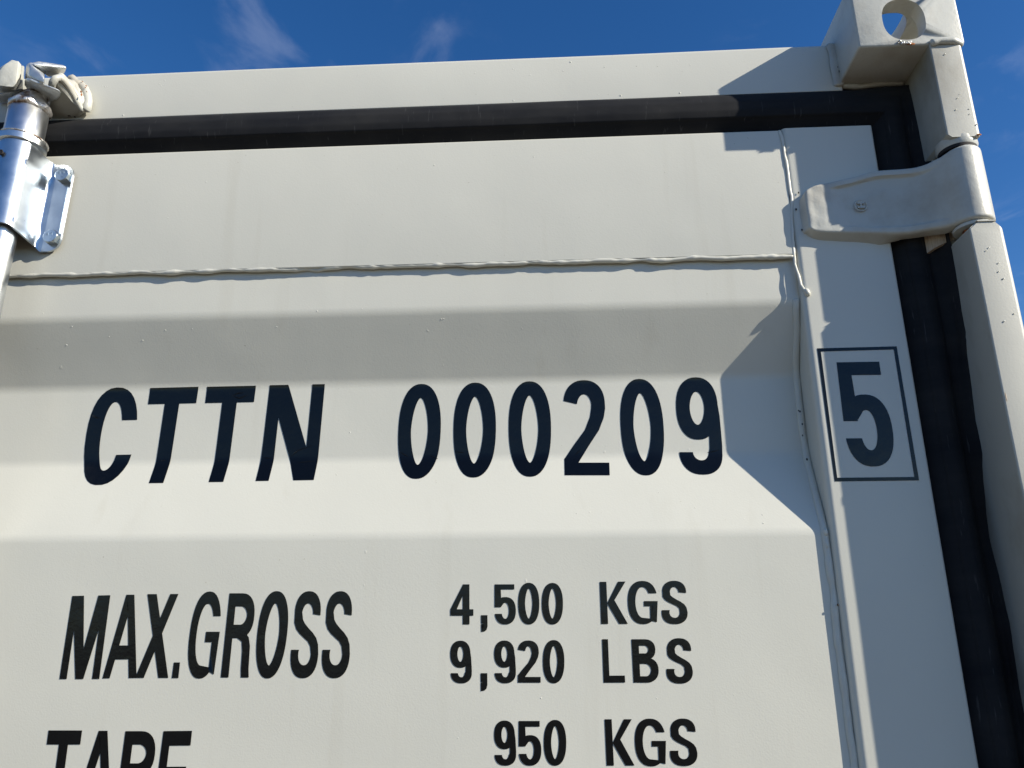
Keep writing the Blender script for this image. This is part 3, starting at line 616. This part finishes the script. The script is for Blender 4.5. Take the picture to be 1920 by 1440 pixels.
def glyph(ch, w=0.30, h=0.145, ip=1.8):
    """Pieces of a character in the unit box: ('s', pairs) = strip, ('p', pts) = polygon."""
    o, i = (0.5, 0.5), (0.5-w, 0.5-h)
    if ch == '0': return [('s', arcs((.5, .5), o, i, 0, 360, 56, 2.3, 1.7))]
    if ch == 'C': return [('s', arc2((.5, .5), o, i, 0.66, 0.31))]
    if ch == 'G':
        return [('s', arc2((.5, .5), o, (0.5-w*0.85, 0.5-h), 0.71, 0.12, n=34)), ('p', [(1-w*.85, .13), (1-w*.85, .08), (.96, .045), (1, .53), (.54, .53), (.54, .41), (1-w*.85, .41)])]
    if ch == 'O': return glyph('0', w, h)
    if ch == 'T': return [('p', [(0, 1-h*1.15), (1, 1-h*1.15), (1, 1), (0, 1)]), ('p', [(.5-w/2, 0), (.5+w/2, 0), (.5+w/2, 1-h*1.15), (.5-w/2, 1-h*1.15)])]
    if ch == 'N': return [('p', [(0, 0), (.225, 0), (.225, 1), (0, 1)]), ('p', [(.775, 0), (1, 0), (1, 1), (.775, 1)]), ('p', [(0, 1), (.34, 1), (1, 0), (.65, 0)])]
    if ch == 'M': return [('p', [(0, 0), (.18, 0), (.18, 1), (0, 1)]), ('p', [(.82, 0), (1, 0), (1, 1), (.82, 1)]), ('p', [(.02, 1), (.31, 1), (.60, 0), (.40, 0)]), ('p', [(.98, 1), (.69, 1), (.40, 0), (.60, 0)])]
    if ch == 'A': return [('p', [(0, 0), (.21, 0), (.53, .79), (.53, .86), (.60, 1), (.38, 1)]), ('p', [(1, 0), (.77, 0), (.49, .79), (.49, .86), (.38, 1), (.62, 1)]), ('p', [(.27, .22), (.75, .22), (.70, .385), (.32, .385)])]
    if ch == 'X': return [('p', [(0, 1), (.30, 1), (1, 0), (.70, 0)]), ('p', [(.74, 1), (1, 1), (.26, 0), (0, 0)])]
    if ch == '.': return [('p', [(0, 0), (1, 0), (1, 1), (0, 1)])]
    if ch == ',': return [('p', [(.08, .50), (1, .50), (1, 1), (.08, 1)]), ('p', [(.08, .47), (.55, .50), (1, .51), (1, .33), (.86, .13), (.60, .03), (.10, 0), (.10, .10), (.42, .17), (.52, .30), (.50, .42)])]
    if ch == 'L': return [('p', [(0, 0), (.28, 0), (.28, 1), (0, 1)]), ('p', [(.28, 0), (1, 0), (1, .16), (.28, .16)])]
    if ch == 'E': return [('p', [(0, 0), (w, 0), (w, 1), (0, 1)]), ('p', [(w, 1-h*1.2), (1, 1-h*1.2), (1, 1), (w, 1)]), ('p', [(w, 0), (1, 0), (1, h*1.2), (w, h*1.2)]), ('p', [(w, .43), (.93, .43), (.93, .58), (w, .58)])]
    if ch == 'K': return [('p', [(0, 0), (.26, 0), (.26, 1), (0, 1)]), ('p', [(.27, .50), (.38, .40), (.53, .55), (1.0, 1), (.71, 1)]), ('p', [(.25, .49), (.52, .58), (1.0, 0), (.68, 0)])]
    if ch == 'R':
        return [('p', [(0, 0), (.27, 0), (.27, 1), (0, 1)]),
                ('s', [((.27, 1), (.27, .84)), ((.5, 1), (.5, .84))] + arcs((.5, .73), (.5, .27), (.5-w, .11), 90, -90, 16)[1:] + [((.27, .46), (.27, .62))]),
                ('s', [((.60, .58), (.45, .46)), ((.86, .47), (.62, .42)), ((.93, .37), (.665, .31)), ((.95, .10), (.68, .10)), ((.98, 0), (.71, 0))])]
    if ch == 'B':
        return [('p', [(0, 0), (.27, 0), (.27, 1), (0, 1)]),
                ('s', [((.27, 1), (.27, .85)), ((.5, 1), (.5, .85))] + arcs((.5, .76), (.40, .24), (.13, .09), 90, -90, 14)[1:] + [((.27, .52), (.27, .67))]),
                ('s', [((.27, .575), (.27, .43)), ((.5, .575), (.5, .43))] + arcs((.5, .2875), (.5, .2875), (.21, .1425), 90, -90, 16)[1:] + [((.27, 0), (.27, .145))])]
    if ch == '4': return [('p', [(.54, 0), (.83, 0), (.83, 1), (.54, 1)]), ('p', [(0, .215), (1, .215), (1, .375), (0, .375)]), ('p', [(0, .37), (0, .30), (.25, .34), (.56, .74), (.56, 1)])]
    if ch == '2':
        a = arcs((.46, .73), (.46, .27), (.46-w, .27-h), 172, 8, 22)
        return [('s', a + [((.925, .70), (.615, .70)), ((.89, .60), (.585, .61)), ((.78, .47), (.47, .475)), ((.55, .31), (.22, .32)), ((.36, .17), (.04, .20)), ((.31, .13), (0, .175)), ((.30, .12), (0, .12))]), ('p', [(0, 0), (1, 0), (1, .135), (0, .135)])]
    if ch == '9':
        return [('s', arcs((.46, .68), (.46, .32), (.46-w, .32-h), 0, 360, 40)),
                ('s', [((.91, .74), (.66, .70)), ((.95, .60), (.70, .56)), ((.97, .42), (.705, .40)), ((.98, .30), (.70, .27))] + arcs_to((.50, .25), (.48, .25), (.48-w, .25-h), 0, .235, 20)[1:])]
    if ch == '5':
        return [('p', [(0, .87), (.93, .87), (.93, 1), (0, 1)]), ('p', [(0, .425), (.30, .425), (.31, .60), (.29, .875), (0, .875)]),
                ('s', [((.295, .585), (.295, .43))] + arcs_to((.5, .34), (.5, .34), (.5-w, .34-h), 112, .262, 34))]
    if ch == 'S':
        U, L = (.5, .735), (.5, .27)
        up = arcs(U, (.47, .265), (.47-w, .265-h), -3, 172, 18)
        lo = arcs_to(L, (.5, .27), (.5-w, .27-h), 0, .32, 20)
        mid = [((.045, .63), (.35, .665)), ((.13, .555), (.43, .62)), ((.27, .50), (.58, .565)), ((.43, .455), (.74, .515)), ((.58, .415), (.88, .455)), ((.68, .36), (.965, .38))]
        return [('s', up + mid + [(b, a) for a, b in lo])]
    return []
def decal(name, ch, quad, base, parent, yfun, w=0.30, h=0.145):
    TL, TR, BR, BL = [Vector(p) for p in quad]
    def mp(u, v):
        t = TL.lerp(TR, u); b = BL.lerp(BR, u); return b.lerp(t, v)
    bm = bmesh.new()
    for pi_, (kind, data) in enumerate(glyph(ch, w, h)):
        b2 = bmesh.new()
        if kind == 's':
            A = [b2.verts.new((mp(*a).x, 0, mp(*a).y)) for a, b in data]; B = [b2.verts.new((mp(*b).x, 0, mp(*b).y)) for a, b in data]
            for k in range(len(A)-1):
                try: b2.faces.new((A[k], A[k+1], B[k+1], B[k]))
                except ValueError: pass
        else:
            f = b2.faces.new([b2.verts.new((mp(*p).x, 0, mp(*p).y)) for p in data])
            bmesh.ops.triangulate(b2, faces=[f])
        bmesh.ops.remove_doubles(b2, verts=b2.verts[:], dist=1e-6)
        if yfun:
            zmin = min(v.co.z for v in b2.verts); zmax = max(v.co.z for v in b2.verts)
            cuts = [p.y for p in prf if zmin < p.y < zmax] + [2.19-0.02*k for k in range(60) if zmin < 2.19-0.02*k < zmax]
            for zc in cuts:
                bmesh.ops.bisect_plane(b2, geom=b2.verts[:]+b2.edges[:]+b2.faces[:], plane_co=(0, 0, zc), plane_no=(0, 0, 1))
            xmin = min(v.co.x for v in b2.verts); xmax = max(v.co.x for v in b2.verts); xc = xmin+0.008
            while xc < xmax:
                bmesh.ops.bisect_plane(b2, geom=b2.verts[:]+b2.edges[:]+b2.faces[:], plane_co=(xc, 0, 0), plane_no=(1, 0, 0)); xc += 0.015
        off = 0.00045 + 0.00003*pi_
        for v in b2.verts:
            v.co.y = (yfun(v.co.x, v.co.z) if yfun else base) - off
        me = bpy.data.meshes.new('t'); b2.to_mesh(me); b2.free(); bm.from_mesh(me); bpy.data.meshes.remove(me)
    for f in bm.faces:
        f.smooth = True
        f.normal_update()
        if f.normal.y > 0: f.normal_flip()
    me = bpy.data.meshes.new(name); bm.to_mesh(me); bm.free(); me.materials.append(VINYL)
    o = bpy.data.objects.new(name, me); link(o, parent); return o
lead = lambda x, z: surf(z)+dent(x, z) - 0.0011*math.exp(-((z-1.919)/0.012)**2)*max(0, noise.noise(Vector((x*25, 1, 1)))+0.15)
for k, (ch, *quad) in enumerate(GLYPHS):
    if ch.startswith('frame'): continue
    if ch == '5box': decal('decal_digit', '5', quad, 0.0, DOOR, None, w=0.325, h=0.15); continue
    big = k < 10
    nm = 'decal_letter' if ch.isalpha() else ('decal_digit' if ch.isdigit() else 'decal_mark')
    w = 0.30; h = 0.15
    if 10 <= k < 23: w, h = 0.27, 0.145
    if k in (14,): w = 0.27
    if k >= 23: w, h = (0.325, 0.14) if ch.isdigit() else (0.30, 0.145)
    decal(nm, ch, quad, 0, DOOR, lead, w, h)
fo = dict((g[0], g[1:]) for g in GLYPHS if g[0].startswith('frame'))
bm = bmesh.new()
O = [bm.verts.new((p[0], -0.00045, p[1])) for p in fo['frame_out']]; I = [bm.verts.new((p[0], -0.00045, p[1])) for p in fo['frame_in']]
for k in range(4): bm.faces.new((O[k], O[(k+1) % 4], I[(k+1) % 4], I[k]))
bmesh.ops.subdivide_edges(bm, edges=bm.edges[:], cuts=3, use_grid_fill=True)
make('decal_frame', bm, VINYL, DOOR, False)

# small creases and trapped bubbles in the vinyl where it crosses the folds
def crease(pts, r):
    P = []
    for a, b in zip(pts, pts[1:]):
        for k in range(6): P.append(Vector((a[0]+(b[0]-a[0])*k/6, 0, a[1]+(b[1]-a[1])*k/6)))
    P.append(Vector((pts[-1][0], 0, pts[-1][1])))
    for p in P: p.y = lead(p.x, p.z)-0.0004
    n = len(P); bm = bmesh.new(); tube_along(bm, P, [r*(0.15+math.sin(math.pi*i/(n-1))) for i in range(n)], 8, 0.5)
    return make('decal_crease', bm, VINYL, DOOR, angle=80)
for pts, r in (([(-0.464, 2.0195), (-0.455, 2.0235), (-0.446, 2.0240)], 0.0011), ([(-0.462, 2.0185), (-0.452, 2.0160), (-0.440, 2.0205)], 0.0012), ([(-0.6690, 1.9930), (-0.6620, 1.9905), (-0.6560, 1.9890)], 0.0013),
               ([(-0.5580, 1.9240), (-0.5490, 1.9255)], 0.0007), ([(-0.4745, 1.9220), (-0.4660, 1.9250)], 0.0007), ([(-0.3700, 1.9270), (-0.3600, 1.9370), (-0.3350, 1.9450)], 0.0010), ([(-0.3600, 1.9190), (-0.3320, 1.9215)], 0.0008),
               ([(-0.4080, 1.9270), (-0.3960, 1.9265)], 0.0009), ([(-0.2140, 1.9330), (-0.2010, 1.9250)], 0.0010), ([(-0.1720, 1.9270), (-0.1600, 1.9220)], 0.0009), ([(-0.1370, 1.9320), (-0.1220, 1.9300)], 0.0008), ([(0.0300, 1.9240), (0.0400, 1.9330)], 0.0008),
               ([(0.2120, 1.9250), (0.2300, 1.9290)], 0.0009), ([(0.1200, 1.7150), (0.1230, 1.7260)], 0.0008)):
    crease(pts, r)

# ------------------------------------------------------------------ hinge
HINGE = bpy.data.objects.new('hinge', None); link(HINGE, ROOT)
AX = (0.5662, -0.0500); RK = 0.0272
def hinge():
    st = [(.3600, .001, 2.230, 2.280, 0.004), (.3622, -.0020, 2.229, 2.2850, 0.004), (.3650, -.0070, 2.2300, 2.2880, 0.004), (.3672, -.0110, 2.2300, 2.2910, 0.004), (.3710, -.0126, 2.2275, 2.2950, 0.004), (.3780, -.0125, 2.2250, 2.2990, 0.004), (.385, -.0125, 2.2240, 2.3015, 0.004),
          (.400, -.0125, 2.2225, 2.3045, 0.004), (.430, -.0130, 2.2205, 2.3110, 0.003), (.450, -.0145, 2.2185, 2.3155, 0.002), (.468, -.0175, 2.2160, 2.3185, -.001),
          (.485, -.0225, 2.2130, 2.3165, -.003), (.500, -.0275, 2.2115, 2.3140, -.008), (.515, -.0345, 2.2110, 2.3115, -.013), (.528, -.0440, 2.2090, 2.3110, -.021), (.538, -.0550, 2.2060, 2.3125, -.030)]
    c = Vector(AX)
    for k in range(22):
        a = math.radians(222 + k*13.5)
        z1 = 2.3175 - 0.003*max(0, (3-k))/3
        st.append((c.x+RK*math.cos(a), c.y+RK*math.sin(a), 2.2055, z1, None))
    # resample the stations smoothly
    fine = []
    for i in range(len(st)-1):
        a, b = st[i], st[i+1]
        n = 4 if i < 15 else 2
        for k in range(n):
            t = k/n
            if i < 14 and i > 0:
                p0, p3 = st[i-1], st[i+2]
                f = lambda j: 0.5*((2*a[j]) + (-p0[j]+b[j])*t + (2*p0[j]-5*a[j]+4*b[j]-p3[j])*t*t + (-p0[j]+3*a[j]-3*b[j]+p3[j])*t**3)
                fine.append((f(0), f(1), f(2), f(3), a[4]*(1-t)+b[4]*t if b[4] is not None else a[4]))
            else:
                bk = None if (a[4] is None or b[4] is None) else a[4]*(1-t)+b[4]*t
                fine.append((a[0]*(1-t)+b[0]*t, a[1]*(1-t)+b[1]*t, a[2]*(1-t)+b[2]*t, a[3]*(1-t)+b[3]*t, bk))
    fine.append(st[-1])
    bm = bmesh.new(); rows = []; NR = 60
    for (x, y, z0, z1, back) in fine:
        flat = back is not None
        bp = Vector((x+0.004, back)) if flat else c
        fp = Vector((x, y)); d = bp-fp
        T = d.length; row = []
        sk = max(0, min(1, (0.490-x)/0.03)) if flat else 0   # welded skirt round the blade foot
        row.append((bp.x-0.002*sk, bp.y, z1-0.0015+0.004*sk if flat else z1))
        for r in range(NR+1):
            v = r/NR; H = z1-z0
            e = min(v, 1-v)*H
            z = z1-v*H
            off = 0.0
            ed = 0.0048
            if e < ed: off += ed*0.9*(1-math.sqrt(max(0, 1-((ed-e)/ed)**2)))
            if flat:
                x0 = 0.402 + 0.022*v*v
                m1 = min(1, max(0, (x-x0)/0.010)); m2 = min(1, max(0, (0.540-x)/0.030)); m3 = min(1, max(0, (e-0.0105)/0.0024))
                m1 = m1*m1*(3-2*m1); m3 = m3*m3*(3-2*m3)
                off += 0.0050*m1*m2*m3*(0.75+0.25*min(1, e/0.03))
                off += 0.0008*noise.noise(Vector((x*60, z*60, 1)))*(1-m1)
            k = min(0.95, off/max(T, 1e-4)); p = fp+d*k
            row.append((p.x, p.y, z))
        row.append((bp.x, bp.y, z0+0.0015-0.0105*sk if flat else z0))
        rows.append(row)
    V = sweep_rows(bm, rows)
    bmesh.ops.holes_fill(bm, edges=[e for e in bm.edges if e.is_boundary], sides=0)
    bmesh.ops.remove_doubles(bm, verts=bm.verts[:], dist=1e-5)
    return make('hinge_blade', bm, PAINT_CAST, HINGE, angle=50)
HB = hinge()
# embossed ring with an H turned on its side
def ring_bm(bm, c, R, r, n=32, m_=8):
    rows = [[(c[0]+(R+r*math.cos(b))*math.cos(a), c[1]-r*0.8*math.sin(b), c[2]+(R+r*math.cos(b))*math.sin(a)) for b in [2*math.pi*j/m_ for j in range(m_)]] for a in [2*math.pi*i/n for i in range(n+1)]]
    sweep_rows(bm, rows, True)
bm = bmesh.new(); E0 = (0.4425, -0.0112, 2.2655)
ring_bm(bm, E0, 0.0083, 0.0010)
def bar(bm, x0, x1, z0, z1, y, t=0.0011):
    add_box(bm, x0, x1, y-t, y+0.002, z0, z1)
E0 = (E0[0], E0[1]-0.0003, E0[2])
bar(bm, E0[0]-0.0050, E0[0]+0.0050, E0[2]+0.0022, E0[2]+0.0044, E0[1]); bar(bm, E0[0]-0.0050, E0[0]+0.0050, E0[2]-0.0044, E0[2]-0.0022, E0[1])
bar(bm, E0[0]-0.0010, E0[0]+0.0010, E0[2]-0.0023, E0[2]+0.0023, E0[1], 0.0010)
make('embossed_mark', bm, PAINT_CAST, HINGE)
def lathe(bm, cx_, cy_, prof, n=40):
    rows = [[(cx_+r*math.cos(a), cy_+r*math.sin(a), z) for a in [2*math.pi*j/n for j in range(n)]] for r, z in prof]
    V = sweep_rows(bm, rows, True)
    if prof[0][0] > 1e-4: bm.faces.new(V[0])
    if prof[-1][0] > 1e-4: bm.faces.new(V[-1])
bm = bmesh.new(); lathe(bm, AX[0], AX[1], [(0.0255, 2.3345), (0.0262, 2.3260), (0.0245, 2.3215), (0.0225, 2.3205)]); make('hinge_collar', bm, PAINT_CAST, HINGE)
bm = bmesh.new(); lathe(bm, AX[0], AX[1], [(0.013, 2.345), (0.013, 2.185)]); make('hinge_pin', bm, RUST, HINGE)
bm = bmesh.new(); lathe(bm, AX[0], AX[1], [(0.0245, 2.3225), (0.0245, 2.3170)]); make('hinge_washer', bm, DARK, HINGE)
bm = bmesh.new(); lathe(bm, AX[0], AX[1], [(0.024, 2.2000), (0.0245, 2.2035), (0.023, 2.2050)]); make('hinge_collar', bm, PAINT_CAST, HINGE)
# dusty bare lug behind the hinge
bm = bmesh.new(); rows = []
for k in range(15):
    a = math.radians(180+95*k/14); t = k/14
    x = 0.556+0.036*math.cos(a); y = 0.006+0.028*math.sin(a)
    rows.append([(x, y, 2.2250), (x, y, 2.1830+0.020*t**0.8), (x+0.003, y+0.004, 2.1825+0.020*t**0.8)])
sweep_rows(bm, rows); make('hinge_lug', bm, TAN, HINGE)

# ------------------------------------------------------------------ lock rod, bracket, cam and keepers
ROD = bpy.data.objects.new('lock_rod', None); link(ROD, DOOR); 
RX, RY, RR = -0.7944, -0.038, 0.0271
bm = bmesh.new(); lathe(bm, RX, RY, [(RR-0.002, 2.4560), (RR, 2.4530), (RR, 2.36), (0.0190, 2.3595)] + [(0.0190+0.0003*noise.noise(Vector((0, 0, z*9))), z) for z in [2.3-0.1*k for k in range(22)]], 56); make('rod', bm, ZINC_ROD, ROD)
bm = bmesh.new(); lathe(bm, RX, RY, [(0.0290, 2.4025), (0.0335, 2.4010), (0.0335, 2.3905), (0.0300, 2.3890)], 56); make('collar_ring', bm, ZINC_ROD, ROD)
bead('rust_stain_bead', [(RX+0.0335*math.cos(math.radians(a)), RY+0.0335*math.sin(math.radians(a)), 2.4018) for a in range(-110, 60, 10)], 0.0014, ROD, WELD_BARE, 41)
# weld under the cam
bm = bmesh.new(); rows = []
for i in range(9):
    z = 2.4535 + 0.030*i/8; r0 = (0.0275, 0.0290, 0.0295, 0.0282, 0.0262, 0.0235, 0.0215, 0.0200, 0.0190)[i]
    rows.append([(RX+0.003*i/8+(r0+0.0028*noise.noise(Vector((math.cos(a)*3, math.sin(a)*3, z*160))))*math.cos(a), RY+(r0+0.0028*noise.noise(Vector((math.cos(a)*3, math.sin(a)*3+9, z*160))))*math.sin(a), z+0.0035*noise.noise(Vector((math.cos(a)*2, math.sin(a)*2, 4)))) for a in [2*math.pi*j/40 for j in range(40)]])
sweep_rows(bm, rows, True, True); make('cam_weld', bm, WELD_BARE, ROD, angle=80)
def hull_part(name, pts, mat, parent, w=0.0025, sub=1, jit=0.0006):
    bm = bmesh.new(); add_hull(bm, pts); bmesh.ops.dissolve_limit(bm, angle_limit=math.radians(8), verts=bm.verts[:], edges=bm.edges[:])
    bevel_all(bm, w, 2, 14)
    bmesh.ops.triangulate(bm, faces=[f for f in bm.faces if len(f.verts) > 4])
    bmesh.ops.subdivide_edges(bm, edges=[e for e in bm.edges if e.calc_length() > 0.006], cuts=2, use_grid_fill=True)
    bmesh.ops.triangulate(bm, faces=bm.faces[:])
    bm.normal_update()
    for v in bm.verts: v.co += v.normal*jit*noise.noise(v.co*150)
    return make(name, bm, mat, parent, angle=60)
CAMO = bpy.data.objects.new('locking_cam', None); link(CAMO, ROD)
for nm in ('cam_web', 'cam_upper_horn', 'cam_lower_horn', 'cam_left_horn'):
    pass
# the cam is one casting: its web and three horns joined into one mesh under the rod
bm = bmesh.new()
for nm in ('cam_web', 'cam_upper_horn', 'cam_lower_horn', 'cam_left_horn'):
    b2 = bmesh.new(); add_hull(b2, HULLS[nm]); bevel_all(b2, 0.0024, 2, 14)
    bmesh.ops.triangulate(b2, faces=b2.faces[:])
    bmesh.ops.subdivide_edges(b2, edges=[e for e in b2.edges if e.calc_length() > 0.006], cuts=2, use_grid_fill=True)
    bmesh.ops.triangulate(b2, faces=b2.faces[:]); b2.normal_update()
    for v in b2.verts: v.co += v.normal*0.0007*noise.noise(v.co*150)
    me = bpy.data.meshes.new('t'); b2.to_mesh(me); b2.free(); bm.from_mesh(me); bpy.data.meshes.remove(me)
bpy.data.objects.remove(CAMO)
make('locking_cam', bm, ZINC_CAST, ROD, angle=50)
KR = hull_part('cam_keeper', HULLS['kr_lug'], PAINT_CAST, ROOT, 0.0025)
KR['label'] = 'painted keeper lug right of the cam with rusty weld'
for nm, path, r in (('keeper_lip', 'kr_ridge_path', 0.0050), ('keeper_lip', 'kr_second_path', 0.0050), ('keeper_weld', 'kr_fillet_path', 0.0068), ('keeper_weld', 'kr_web_path', 0.0060)):
    bead(nm, HULLS[path], r, KR, PAINT_CAST, 50+len(path), rough=0.22, wob=0.0012, rp=0)
KL = hull_part('cam_keeper', HULLS['kl_lug'], PAINT_CAST, ROOT, 0.004)
hull_part('keeper_base', HULLS['kl_plate'], PAINT_CAST, KL, 0.003)
for (x, y, z), a, b, mt in zip(HULLS['kr_rust'], (0.0009, 0.0008, 0.0005, 0.0010, 0.0010, 0.0006, 0.0026, 0.0016), (0.0022, 0.0024, 0.0007, 0.0008, 0.0006, 0.0007, 0.0007, 0.0006), (RUST, RUST, RUST, RUST, RUST, RUST, DARK, DARK)):
    flake('rust_spot', x, y-0.0025, z, a, b, mt, KR, x*90, thick=0.002)

# rod bracket: pressed zinc sheet bolted to the door
def bracket():
    R = 0.0296; c = Vector((RX, RY)); right = []
    for k in range(13):
        a = math.radians(-90+62*k/12); right.append(Vector((c.x+R*math.cos(a), c.y+R*math.sin(a))))
    tail = fillet([(right[-1].x, right[-1].y), (-0.7640, -0.0080), (-0.7550, -0.0060), (-0.7330, -0.0060), (-0.7280, -0.0070)], [0, 0.009, 0.006, 0.002, 0], 6)
    dense = []
    for a, b in zip(tail, tail[1:]):
        n = max(1, int((b-a).length/0.0012)); dense += [a.lerp(b, k/n) for k in range(n)]
    tail = dense+[tail[-1]]
    right += [Vector(p) for p in tail[1:]]
    full = [Vector((2*c.x-p.x, p.y)) for p in reversed(right[1:])] + right
    zt, zb, rc = 2.3810, 2.2330, 0.019
    bm = bmesh.new(); rows = []
    nz = 90
    for p in full:
        dx = abs(p.x-RX)                      # distance from the rod axis
        edge = (0.0664-dx)
        cut = rc-math.sqrt(max(0, rc*rc-(rc-edge)**2)) if edge < rc else 0
        t = min(1, max(0, (0.038-dx)/0.016)); t = t*t*(3-2*t); up = zt - cut + 0.0075*t; dn = zb + cut + 0.018*t
        if False: pass
        row = []
        for k in range(nz+1):
            z = up+(dn-up)*k/nz; y = p.y
            for zc in (2.3560, 2.2600):       # stamped gussets beside the bolts
                g = math.exp(-((z-zc)/0.0085)**2)*math.exp(-((dx-0.0275)/0.0045)**2)
                y -= 0.0075*g*min(1, max(0, (p.y+0.056)/0.012))
            row.append((p.x, y, z))
        rows.append(row)
    V = sweep_rows(bm, rows)
    bmesh.ops.recalc_face_normals(bm, faces=bm.faces[:])
    if sum(f.normal.y for f in bm.faces) > 0:
        for f in bm.faces: f.normal_flip()
    bmesh.ops.solidify(bm, geom=bm.faces[:], thickness=0.0034)
    return make('rod_bracket', bm, ZINC_SHEET, ROD, angle=35)
BR = bracket()
def bolt(x, z, rot):
    bm = bmesh.new(); y0 = -0.0068
    hexa = [(x+0.0118*math.cos(rot+k*math.pi/3), z+0.0118*math.sin(rot+k*math.pi/3)) for k in range(6)]
    n = 36
    def ringp(r, y, hexmix):
        out = []
        for j in range(n):
            a = 2*math.pi*j/n
            seg = (a-rot) % (math.pi/3); rh = 0.0118*math.cos(math.pi/6)/math.cos(seg-math.pi/6)
            q = rh*hexmix + r*(1-hexmix); out.append((x+q*math.cos(a), y, z+q*math.sin(a)))
        return out
    V = sweep_rows(bm, [ringp(0, y0+0.001, 1), ringp(0, y0-0.0068, 1), ringp(0.0103, y0-0.0082, 0), ringp(0.0098, y0-0.0085, 0)], True); bm.faces.new(V[-1])
    o = make('bolt_head', bm, BOLT, BR, angle=25)
    bm = bmesh.new()   # raised grade strokes
    for (dx, dz, w_, h_) in ((-0.0045, 0.002, 0.0016, 0.0005), (-0.0045, 0.0035, 0.0016, 0.0005), (-0.003, 0.0028, 0.0005, 0.002), (0.0015, 0.004, 0.002, 0.0006), (0.003, 0.003, 0.0006, 0.002), (0.001, -0.004, 0.0006, 0.002), (0.003, -0.004, 0.002, 0.0006)):
        add_box(bm, x+dx-w_/1, x+dx+w_/1, y0-0.0089, y0-0.008, z+dz-h_/1, z+dz+h_/1)
    make('grade_mark', bm, BOLT, o)
bolt(-0.7400, 2.3585, 0.35); bolt(-0.7395, 2.2540, 0.15)
bm = bmesh.new(); rows = []
ring_bm(bm, (-0.7975, -0.0712, 2.3620), 0.0036, 0.0009, 24, 6); add_hull(bm, [(-0.7975+0.0034*math.cos(a), -0.0712+h, 2.3620+0.0034*math.sin(a)) for a in [k*math.pi/8 for k in range(16)] for h in (-0.0003, 0.003)]); make('rivet_hole', bm, DARK, BR)

# blue marker strokes on the rod
def stroke(pts, w=0.0007):
    bm = bmesh.new(); A = []; B = []
    P = []
    for a, b in zip(pts, pts[1:]):
        for k in range(4): P.append((a[0]+(b[0]-a[0])*k/4, a[1]+(b[1]-a[1])*k/4))
    P.append(pts[-1])
    for i, (s, z) in enumerate(P):
        t = Vector(P[min(i+1, len(P)-1)])-Vector(P[max(0, i-1)]); t = t.normalized() if t.length else Vector((1, 0)); nn = Vector((-t.y, t.x))*w
        for L_, sg in ((A, 1), (B, -1)):
            ss = s+nn.x*sg; a = ss/0.0190
            L_.append(bm.verts.new((RX+0.0196*math.sin(a), RY-0.0196*math.cos(a), z+nn.y*sg)))
    for k in range(len(A)-1): bm.faces.new((A[k], A[k+1], B[k+1], B[k]))
    return bm
MZ = 0.0
MK = [[(0.006, 2.187), (0.016, 2.189)], [(0.011, 2.193), (0.010, 2.186), (0.006, 2.180)], [(0.010, 2.186), (0.016, 2.180)],
      [(0.006, 2.170), (0.016, 2.172)], [(0.011, 2.176), (0.011, 2.165)], [(0.006, 2.165), (0.017, 2.166)], [(0.007, 2.160), (0.015, 2.159), (0.014, 2.154), (0.007, 2.155), (0.007, 2.160)],
      [(0.010, 2.146), (0.009, 2.140), (0.013, 2.134)], [(0.006, 2.142), (0.015, 2.143)], [(0.007, 2.196), (0.008, 2.199)]]
for s in MK: make('marker_stroke', stroke(s), MARKER, ROD, False)
